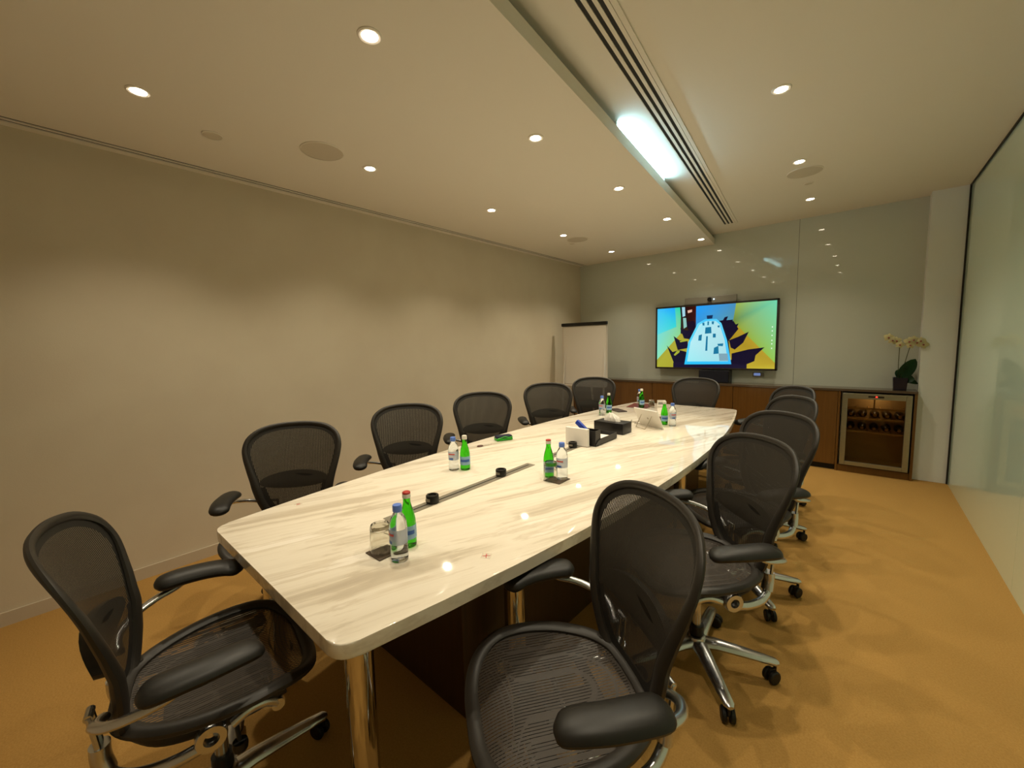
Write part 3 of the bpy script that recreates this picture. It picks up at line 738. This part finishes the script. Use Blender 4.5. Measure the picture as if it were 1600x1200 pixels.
P([(505, 100), (625, 100), (625, 380), (560, 440), (520, 400)], ['#2a0c0c', '#40120c', '#501c14', '#281018', '#200c10'])
P([(525, 235), (575, 225), (575, 250), (530, 262)], '#e8b8a0')
P([(620, 100), (1030, 100), (1005, 350), (620, 400)], ['#18a0ff', '#4890c0', '#5898a8', '#3898d8'])
P([(1030, 100), (1440, 100), (1440, 790), (1060, 420), (1005, 350)], ['#a0b850', '#70d8b0', '#98c850', '#98a838', '#708838'])
P([(1050, 400), (1440, 780), (1440, 900), (1000, 900), (960, 500)], ['#b89828', '#b8a030', '#c8b838', '#c8b030', '#a88820'])
P([(640, 380), (900, 340), (1010, 350), (1060, 430), (960, 560), (600, 560)], '#141028')
# chairs left
P([(445, 415), (520, 440), (600, 440), (560, 530), (490, 520)], '#14102c')
P([(515, 350), (600, 340), (620, 380), (600, 430), (530, 420)], '#180c24')
P([(370, 495), (440, 540), (530, 540), (540, 620), (420, 640)], '#14102c')
P([(290, 590), (360, 660), (440, 640), (520, 660), (520, 780), (380, 780)], '#12102a')
P([(375, 690), (410, 650), (445, 645), (440, 665), (390, 700)], '#a8b038')
P([(440, 550), (500, 530), (540, 545), (450, 560)], '#a8b038')
P([(370, 770), (1150, 740), (1150, 900), (370, 900)], '#1a1430')
# chairs right
P([(900, 350), (920, 310), (955, 300), (940, 340), (1005, 335), (990, 380), (930, 400)], '#120c28')
P([(940, 420), (990, 400), (1060, 375), (1030, 450), (960, 490)], '#120c28')
P([(970, 545), (1060, 510), (1160, 460), (1110, 570), (1030, 640), (990, 620)], '#120c28')
P([(1000, 680), (1160, 640), (1310, 620), (1230, 700), (1220, 760), (1130, 800), (1000, 780)], '#120c28')
# table
P([(640, 370), (720, 325), (840, 325), (890, 370), (950, 540), (1000, 790), (500, 790), (540, 560)], ['#78e8ff', '#40c8ff', '#58d0ff', '#60d8ff', '#58d8ff', '#38c0ff', '#28c8ff', '#50d8ff'])
P([(660, 380), (730, 345), (830, 345), (870, 380), (925, 540), (965, 760), (530, 760), (565, 560)], ['#b8f0f8', '#a0e8f8', '#a0e8f8', '#b8e8f0', '#c0e8e8', '#a8e0e8', '#a0f0f8', '#b8f0f8'])
P([(735, 290), (800, 285), (795, 320), (740, 325)], '#183058')
for q in ([(725, 410), (785, 405), (790, 470), (720, 475)], [(735, 500), (752, 500), (750, 650), (728, 650)], [(655, 490), (690, 480), (685, 545), (650, 545)], [(805, 475), (835, 475), (835, 515), (805, 515)],
          [(820, 620), (865, 600), (870, 680), (815, 685)], [(855, 580), (915, 575), (910, 605), (860, 600)], [(690, 365), (712, 360), (715, 390), (695, 390)], [(790, 350), (815, 350), (810, 380), (792, 378)], [(745, 350), (762, 350), (760, 388), (745, 388)], [(850, 395), (872, 390), (872, 412), (855, 412)]):
    P(q, '#1878a0')
P([(870, 680), (960, 680), (970, 755), (880, 755)], '#80a8b8')
for yy_ in (410, 450, 495, 545, 580, 625):
    P([(1368, yy_), (1378, yy_), (1378, yy_+12), (1368, yy_+12)], '#e8ffe8')
scr = bmesh.new(); cl = scr.loops.layers.float_color.new('pic'); sw, sh = W-2*bw_+.002, Hh-2*bw_+.002
bf = [scr.verts.new(((u-.5)*sw, -.0005, (.5-v)*sh)) for u, v in ((0, 0), (1, 0), (1, 1), (0, 1))]; fc = scr.faces.new(bf)
for l in fc.loops: l[cl] = lin('#14102c')
for i, (pts, cols) in enumerate(polys):
    vs = [scr.verts.new(((u-.5)*sw, -.0008-i*.00012, (.5-v)*sh)) for u, v in map(cv, pts)]
    # clip degenerate duplicates
    try: fc = scr.faces.new(vs)
    except ValueError: continue
    for l, c in zip(fc.loops, cols): l[cl] = lin(c)
me = bpy.data.meshes.new('screen'); scr.to_mesh(me); scr.free(); me.materials.append(M_scr)
so_ = bpy.data.objects.new('screen', me); C.objects.link(so_); so_.parent = t

# camera bar above the television
t = thing('conference_camera', 'thin grey camera bar with black lens above the television', 'camera', (-1.49, TYF+.03, TZ1+.004))
M_bar = mat('grey_bar', '#87847a', .25)
obj('bar', B((0, .02, .045), (.62, .03, .088), bev=.004), M_bar, t, smooth=False)
bm = bmesh.new(); add_lathe(bm, [(.001, .0), (.024, .0), (.026, .004), (.026, .03), (.001, .03)], (0, -.024, .05), 24, axis='Y'); obj('lens', bm, M_black, t)
bm = bmesh.new(); add_lathe(bm, [(.001, 0), (.006, 0), (.006, .01), (.001, .01)], (.048, -.003, .05), 12, axis='Y'); obj('status_light', bm, mat('white_led', '#ffffff', emit='#bfe6ff', es=6), t)
# centre speaker under the television
t = thing('centre_speaker', 'black centre speaker box below the television', 'speaker', (-1.40, YB-.085, CT+.001))
obj('cabinet_box', B((0, .0, .08), (.36, .15, .158), bev=.004), M_black, t, smooth=False)
obj('speaker_cloth', B((0, -.077, .08), (.34, .004, .14), bev=.001), mat('navy_cloth', '#0c0f20', .8), t, smooth=False)
t = thing('control_panel', 'small glowing control panel on the glass wall right of the speaker', 'control panel', (-.93, YB-.008, 1.0))
obj('panel_body', B((0, 0, 0), (.12, .014, .05), bev=.002), M_bar, t, smooth=False)
obj('display', B((-.012, -.0078, .004), (.07, .002, .032)), mat('panel_display', '#304070', emit='#8fa8e8', es=.5), t, smooth=False)

# flip chart
t = thing('flip_chart', 'white flip chart board on black stand in the back left corner', 'flip chart', (-2.955, 5.02, 0), math.radians(2))
M_board = mat('flip_board', '#d8cfc4', .5)
obj('board', B((0, 0, 1.27), (.70, .02, .86), bev=.004), M_board, t, smooth=False)
obj('paper_pad', B((.0, -.014, 1.265), (.67, .008, .82), bev=.001), M_paper, t, smooth=False)
obj('clamp_bar', B((0, -.014, 1.705), (.71, .045, .045), bev=.006), M_black, t, smooth=False)
obj('pen_tray', B((0, -.04, .835), (.68, .07, .02), bev=.004), M_board, t, smooth=False)
for a, b_ in (((-.31, .0, 1.6), (-.33, -.12, .01)), ((.31, .0, 1.6), (.33, -.12, .01)), ((0, .03, 1.6), (0, .36, .01))):
    bm = bmesh.new(); add_tube(bm, [(a[0], a[1]+.012, a[2]), b_], .013, 10); obj('leg', bm, M_white, t)

# orchid
t = thing('potted_orchid', 'white orchid with dark leaves in a navy pot beside the column', 'plant', (.325, 5.60, CT+.001))
M_pot = mat('navy_glass_pot', '#10142a', .15); M_leaf = noise_col(mat('orchid_leaf', '#123a20', .35), '#103418', '#1a4a26', 20); M_stem = mat('orchid_stem', '#4a4a20', .5)
M_petal = mat('orchid_petal', '#f0e8b8', .6); M_lip = mat('orchid_lip', '#a04848', .5)
bm = bmesh.new()
for k, (s, z) in enumerate(((.050, 0), (.055, .125), (.048, .125), (.046, .10))):
    pass
v0 = []
for s, z in ((.048, 0), (.055, .125), (.049, .125), (.047, .105)):
    v0.append([bm.verts.new((sx*s, sy*s, z)) for sx, sy in ((-1, -1), (1, -1), (1, 1), (-1, 1))])
for A, Bq in zip(v0, v0[1:]):
    for i in range(4): bm.faces.new((A[i], A[(i+1) % 4], Bq[(i+1) % 4], Bq[i]))
bm.faces.new(v0[0]); bm.faces.new(v0[-1]); obj('pot', bm, M_pot, t, smooth=False)
def leaf(base, tip, wid, droop):
    bm = bmesh.new(); a, b_ = Vector(base), Vector(tip); d = (b_-a); side = d.cross(Vector((0, -1, .3))).normalized(); N = side.cross(d).normalized()
    rows = []
    for i in range(11):
        u = i/10; w_ = wid*math.sin(PI*min(1, u*.93+.07))**.6; c = a+d*u+Vector((0, 0, -droop*u*u))
        rows.append([bm.verts.new(c+side*w_*q+N*(abs(q)*.25*w_)) for q in (-1, -.5, 0, .5, 1)])
    for A, Bq in zip(rows, rows[1:]):
        for i in range(4): bm.faces.new((A[i], A[i+1], Bq[i+1], Bq[i]))
    bmesh.ops.solidify(bm, geom=bm.faces[:], thickness=.002); obj('leaf', bm, M_leaf, t)
leaf((.0, 0, .11), (.10, -.02, .315), .056, 0); leaf((0, 0, .11), (.10, -.05, .14), .052, .02); leaf((0, 0, .11), (.13, -.03, .12), .032, .05); leaf((0, .0, .11), (-.02, .06, .22), .03, .02)
stems = [smoothpath([(-.015, 0, .10), (-.02, -.01, .28), (-.022, -.01, .45), (-.05, -.015, .50), (-.10, -.02, .525)]), smoothpath([(.0, 0, .10), (.03, -.01, .30), (.06, -.01, .45), (.09, -.015, .49), (.15, -.02, .475)])]
for s_ in stems:
    bm = bmesh.new(); add_tube(bm, s_, .003, 8); obj('stem', bm, M_stem, t)
def flower(x, y, z, sc, rot):
    bm = bmesh.new()
    for k in range(5):
        a = rot+2*PI*k/5; wd = 1.25 if k in (1, 4) else .8
        dx, dz = math.cos(a), math.sin(a); n = 8; rows = []
        for i in range(n):
            u = i/(n-1); w_ = .42*sc*wd*math.sin(PI*min(.97, u*.85+.1))
            c = Vector((dx*u*sc, -.006+.12*sc*u*u*3-.0, dz*u*sc)); sd_ = Vector((-dz, 0, dx))
            rows.append([bm.verts.new(c-sd_*w_), bm.verts.new(c+Vector((0, -.002, 0))), bm.verts.new(c+sd_*w_)])
        for A, Bq in zip(rows, rows[1:]):
            for i in range(2): bm.faces.new((A[i], A[i+1], Bq[i+1], Bq[i]))
    bmesh.ops.solidify(bm, geom=bm.faces[:], thickness=.0012)
    fo = obj('flower', bm, M_petal, t, (x, y, z))
    bm = bmesh.new(); add_lathe(bm, [(.001, -.018), (.007, -.012), (.008, -.004), (.003, .002)], (0, 0, -.004), 10, axis='Y'); obj('flower_lip', bm, M_lip, fo)
for x, y, z, sc in [(-.105, -.03, .53, .042), (-.075, -.035, .50, .04), (-.045, -.03, .495, .04), (-.02, -.035, .455, .036), (.045, -.03, .485, .044), (.075, -.035, .50, .042), (.10, -.03, .475, .044), (.125, -.035, .49, .038), (.145, -.03, .455, .042), (.055, -.03, .45, .036)]:
    flower(x, y, z, sc, PI/2+random.uniform(-.4, .4))
